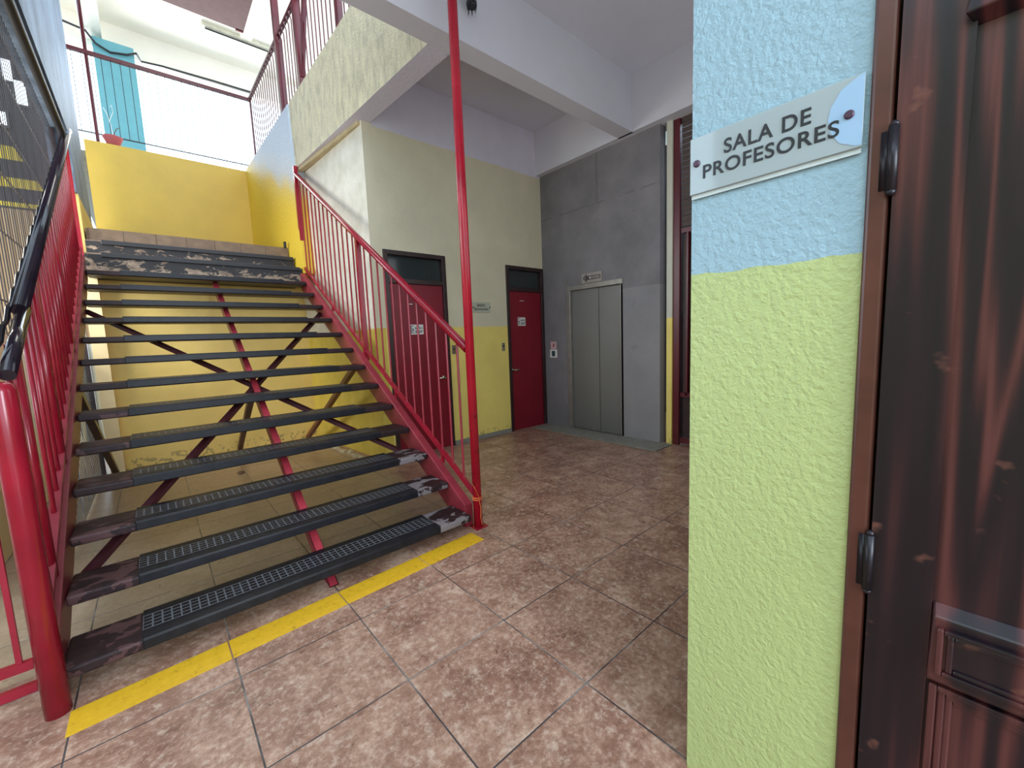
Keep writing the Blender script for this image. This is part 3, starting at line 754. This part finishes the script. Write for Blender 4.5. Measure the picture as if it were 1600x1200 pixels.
# gallery ceiling tube light and cable
fl = thing('tube_light', (2.3, 12.1, 8.7), 'white fluorescent tube fitting on the upper gallery ceiling', 'light')
G().box(1.62, 3.0, 12.03, 12.22, 8.66, 8.75).build('housing', plain('fitting_cream', srgb(212, 208, 190), .5), fl, bevel=.01)
G().tube([(1.68, 12.08, 8.635), (2.94, 12.08, 8.635)], .018, 10).build('tube', M['rubber_black'], fl)
tag(G().tube([(-.75, 12.95, 8.26), (-.35, 12.95, 8.20), (-.22, 12.95, 8.00), (.0, 12.95, 7.90), (.28, 12.95, 7.96), (.44, 12.97, 8.06), (.52, 13.37, 8.12), (.9, 13.37, 8.16), (1.9, 13.37, 8.19), (2.8, 13.37, 8.2)], .022, 7).build('cable', M['rubber_black'], smooth=True), 'grey cable sagging past the top of the teal pillar', 'cable')
tag(G().box(1.72, 1.84, 9.05, 9.12, 7.0, 7.5).build('red_bracket', M['red']), 'bright red corner piece at the edge of the pink slab', 'bracket')

# broken lamp holder under the ceiling
bl = thing('broken_lamp_holder', (2.12, 2.74, 3.95), 'broken lamp holder hanging from the beam beside the pole', 'lamp')
G().tube([(2.16, 2.80, 3.98), (2.14, 2.74, 3.95), (2.115, 2.72, 3.90)], .034, 12, .040).build('holder', plain('holder_grey', srgb(150, 160, 166), .5), bl, smooth=True)
g = G().lathe((2.112, 2.718, 3.86), [(.030, .045), (.042, .03), (.040, .01), (.030, 0)], 12)
for i in range(7):
    a = i*.9; g.tube([(2.112+.03*math.cos(a), 2.718+.03*math.sin(a), 3.865), (2.112+.036*math.cos(a), 2.718+.036*math.sin(a), 3.835-.01*(i % 3))], .007, 5, .001)
g.build('torn_socket', M['ink'], bl)

# ------------------------------------------------------------------ sign on the near stucco wall
sg = thing('room_sign', (XC, .35, 1.75), 'clear plate reading SALA DE PROFESORES on the white stucco', 'sign')
G().box(XC-.014, XC-.008, .178, .524, 1.686, 1.824).build('sign_plate', M['acrylic'], sg, bevel=.0015)
G().box(XC-.0075, XC-.004, .180, .522, 1.676, 1.822).build('backing', plain('sign_backing', srgb(190, 200, 200), .6), sg)
text('sign_lettering', 'SALA DE', (XC-.0142, .440, 1.762), (0, -1, 0), (0, 0, 1), .176, .0335, M['ink'], sg, bold=.014)
text('sign_lettering', 'PROFESORES', (XC-.0142, .490, 1.7185), (0, -1, 0), (0, 0, 1), .275, .0325, M['ink'], sg, bold=.014)
pts = [(.1785, 1.8225), (.1785, 1.689)] + [(.2245-.014*math.cos(R_(t))*0+.0 - .046+.056*math.cos(R_(t))*1.0+.0, 1.755+.066*math.sin(R_(t))) for t in (-80, -50, -20, 0, 20, 50, 80)]
G().prism([(XC-.0148, a, b) for a, b in pts], (.0006, 0, 0)).build('sticker', M['sticker'], sg)
for y, z in ((.506, 1.760), (.200, 1.753)):
    G().lathe((XC-.006, y, z), [(.0085, 0), (.0085, -.011), (.006, -.0135)], 18, 'X').build('sign_screw', M['screw'], sg, smooth=True)

# ------------------------------------------------------------------ near wooden door
dr = thing('door_3', (XC, -.32, 0), 'dark stained panelled wooden door at the right edge', 'door', kind='structure')
g = G().box(XC-.010, XC+.10, .134, .170, 0, 2.12)
g.build('door_frame', M['jamb'], dr, bevel=.007, seg=3)
G().box(XC+.0, XC+.10, -.80, -.765, 0, 2.12).build('door_frame', M['jamb'], dr, bevel=.004)
G().box(XC+.0, XC+.10, -.765, .134, 2.085, 2.12).build('door_frame', M['jamb'], dr, bevel=.004)
G().box(XC+.045, XC+.10, .05, .135, 0, 2.10).build('door_stop', M['jamb'], dr)
lfm = G().box(XC-.002, XC+.04, -.760, .129, .012, 2.08).build('door_leaf', M['wood'], dr, bevel=.003)
def frame_mould(y0, y1, z0, z1, name):
    g = G(); w = .032
    for k_, (dep, e) in enumerate(((.016, 0), (.010, .012), (.006, .022))):
        a0, a1, b0, b1 = y0-e, y1+e, z0+e, z1-e; ww = .012
        a0, a1 = y0+e, y1-e
        g.box(XC-.002-dep, XC+.0, a0, a0+ww, b0, b1).box(XC-.002-dep, XC+.0, a1-ww, a1, b0, b1)
        g.box(XC-.002-dep, XC+.0, a0+ww, a1-ww, b0, b0+ww).box(XC-.002-dep, XC+.0, a0+ww, a1-ww, b1-ww, b1)
    g.build(name, M['wood'], lfm, bevel=.003)
G().box(XC-.012, XC-.001, .034, .129, .012, 2.08).build('stile', M['wood'], lfm)
G().box(XC-.012, XC-.001, -.66, .034, 1.86, 2.08).build('top_rail', M['wood'], lfm, bevel=.003)
G().hull8([(XC-.034, -.66, 1.845), (XC-.001, -.66, 1.830), (XC-.034, .050, 1.845), (XC-.001, .036, 1.830), (XC-.020, -.66, 1.885), (XC-.001, -.66, 1.885), (XC-.020, .044, 1.885), (XC-.001, .044, 1.885)]).build('panel_moulding', M['wood'], lfm, bevel=.003)
G().hull8([(XC-.030, -.66, .640), (XC-.001, -.66, .640), (XC-.030, .034, .640), (XC-.001, .034, .640), (XC-.026, -.66, .768), (XC-.001, -.66, .790), (XC-.026, .031, .768), (XC-.001, .034, .790)]).build('middle_ledge', M['wood'], lfm, bevel=.004)
g = G()
for e in (0, .014):
    a0, a1, b0, b1 = -.62+e, .024-e, .656+e*.7, .752-e*.7; q = XC-.038+e*.25
    g.box(q, XC-.026, a0, a0+.010, b0, b1).box(q, XC-.026, a1-.010, a1, b0, b1).box(q, XC-.026, a0+.01, a1-.01, b0, b0+.010).box(q, XC-.026, a0+.01, a1-.01, b1-.010, b1)
g.build('panel_moulding', M['wood'], lfm, bevel=.003)
G().box(XC-.012, XC-.001, -.66, .034, .625, .640).build('lower_rail', M['wood'], lfm, bevel=.002)
frame_mould(-.66, .030, .12, .622, 'panel_moulding')
for z0, z1 in ((1.588, 1.705), (.773, .895)):
    h = G().tube([(XC-.016, .131, z0), (XC-.016, .131, z1)], .0085, 14)
    h.lathe((XC-.016, .131, z1), [(.0085, 0), (.0065, .006), (.003, .010)], 12).lathe((XC-.016, .131, z0-.010), [(.003, 0), (.0065, .004), (.0085, .010)], 12)
    h.box(XC-.012, XC-.0095, .134, .150, z0+.004, z1-.004)
    h.build('hinge', M['hinge'], dr, smooth=True)
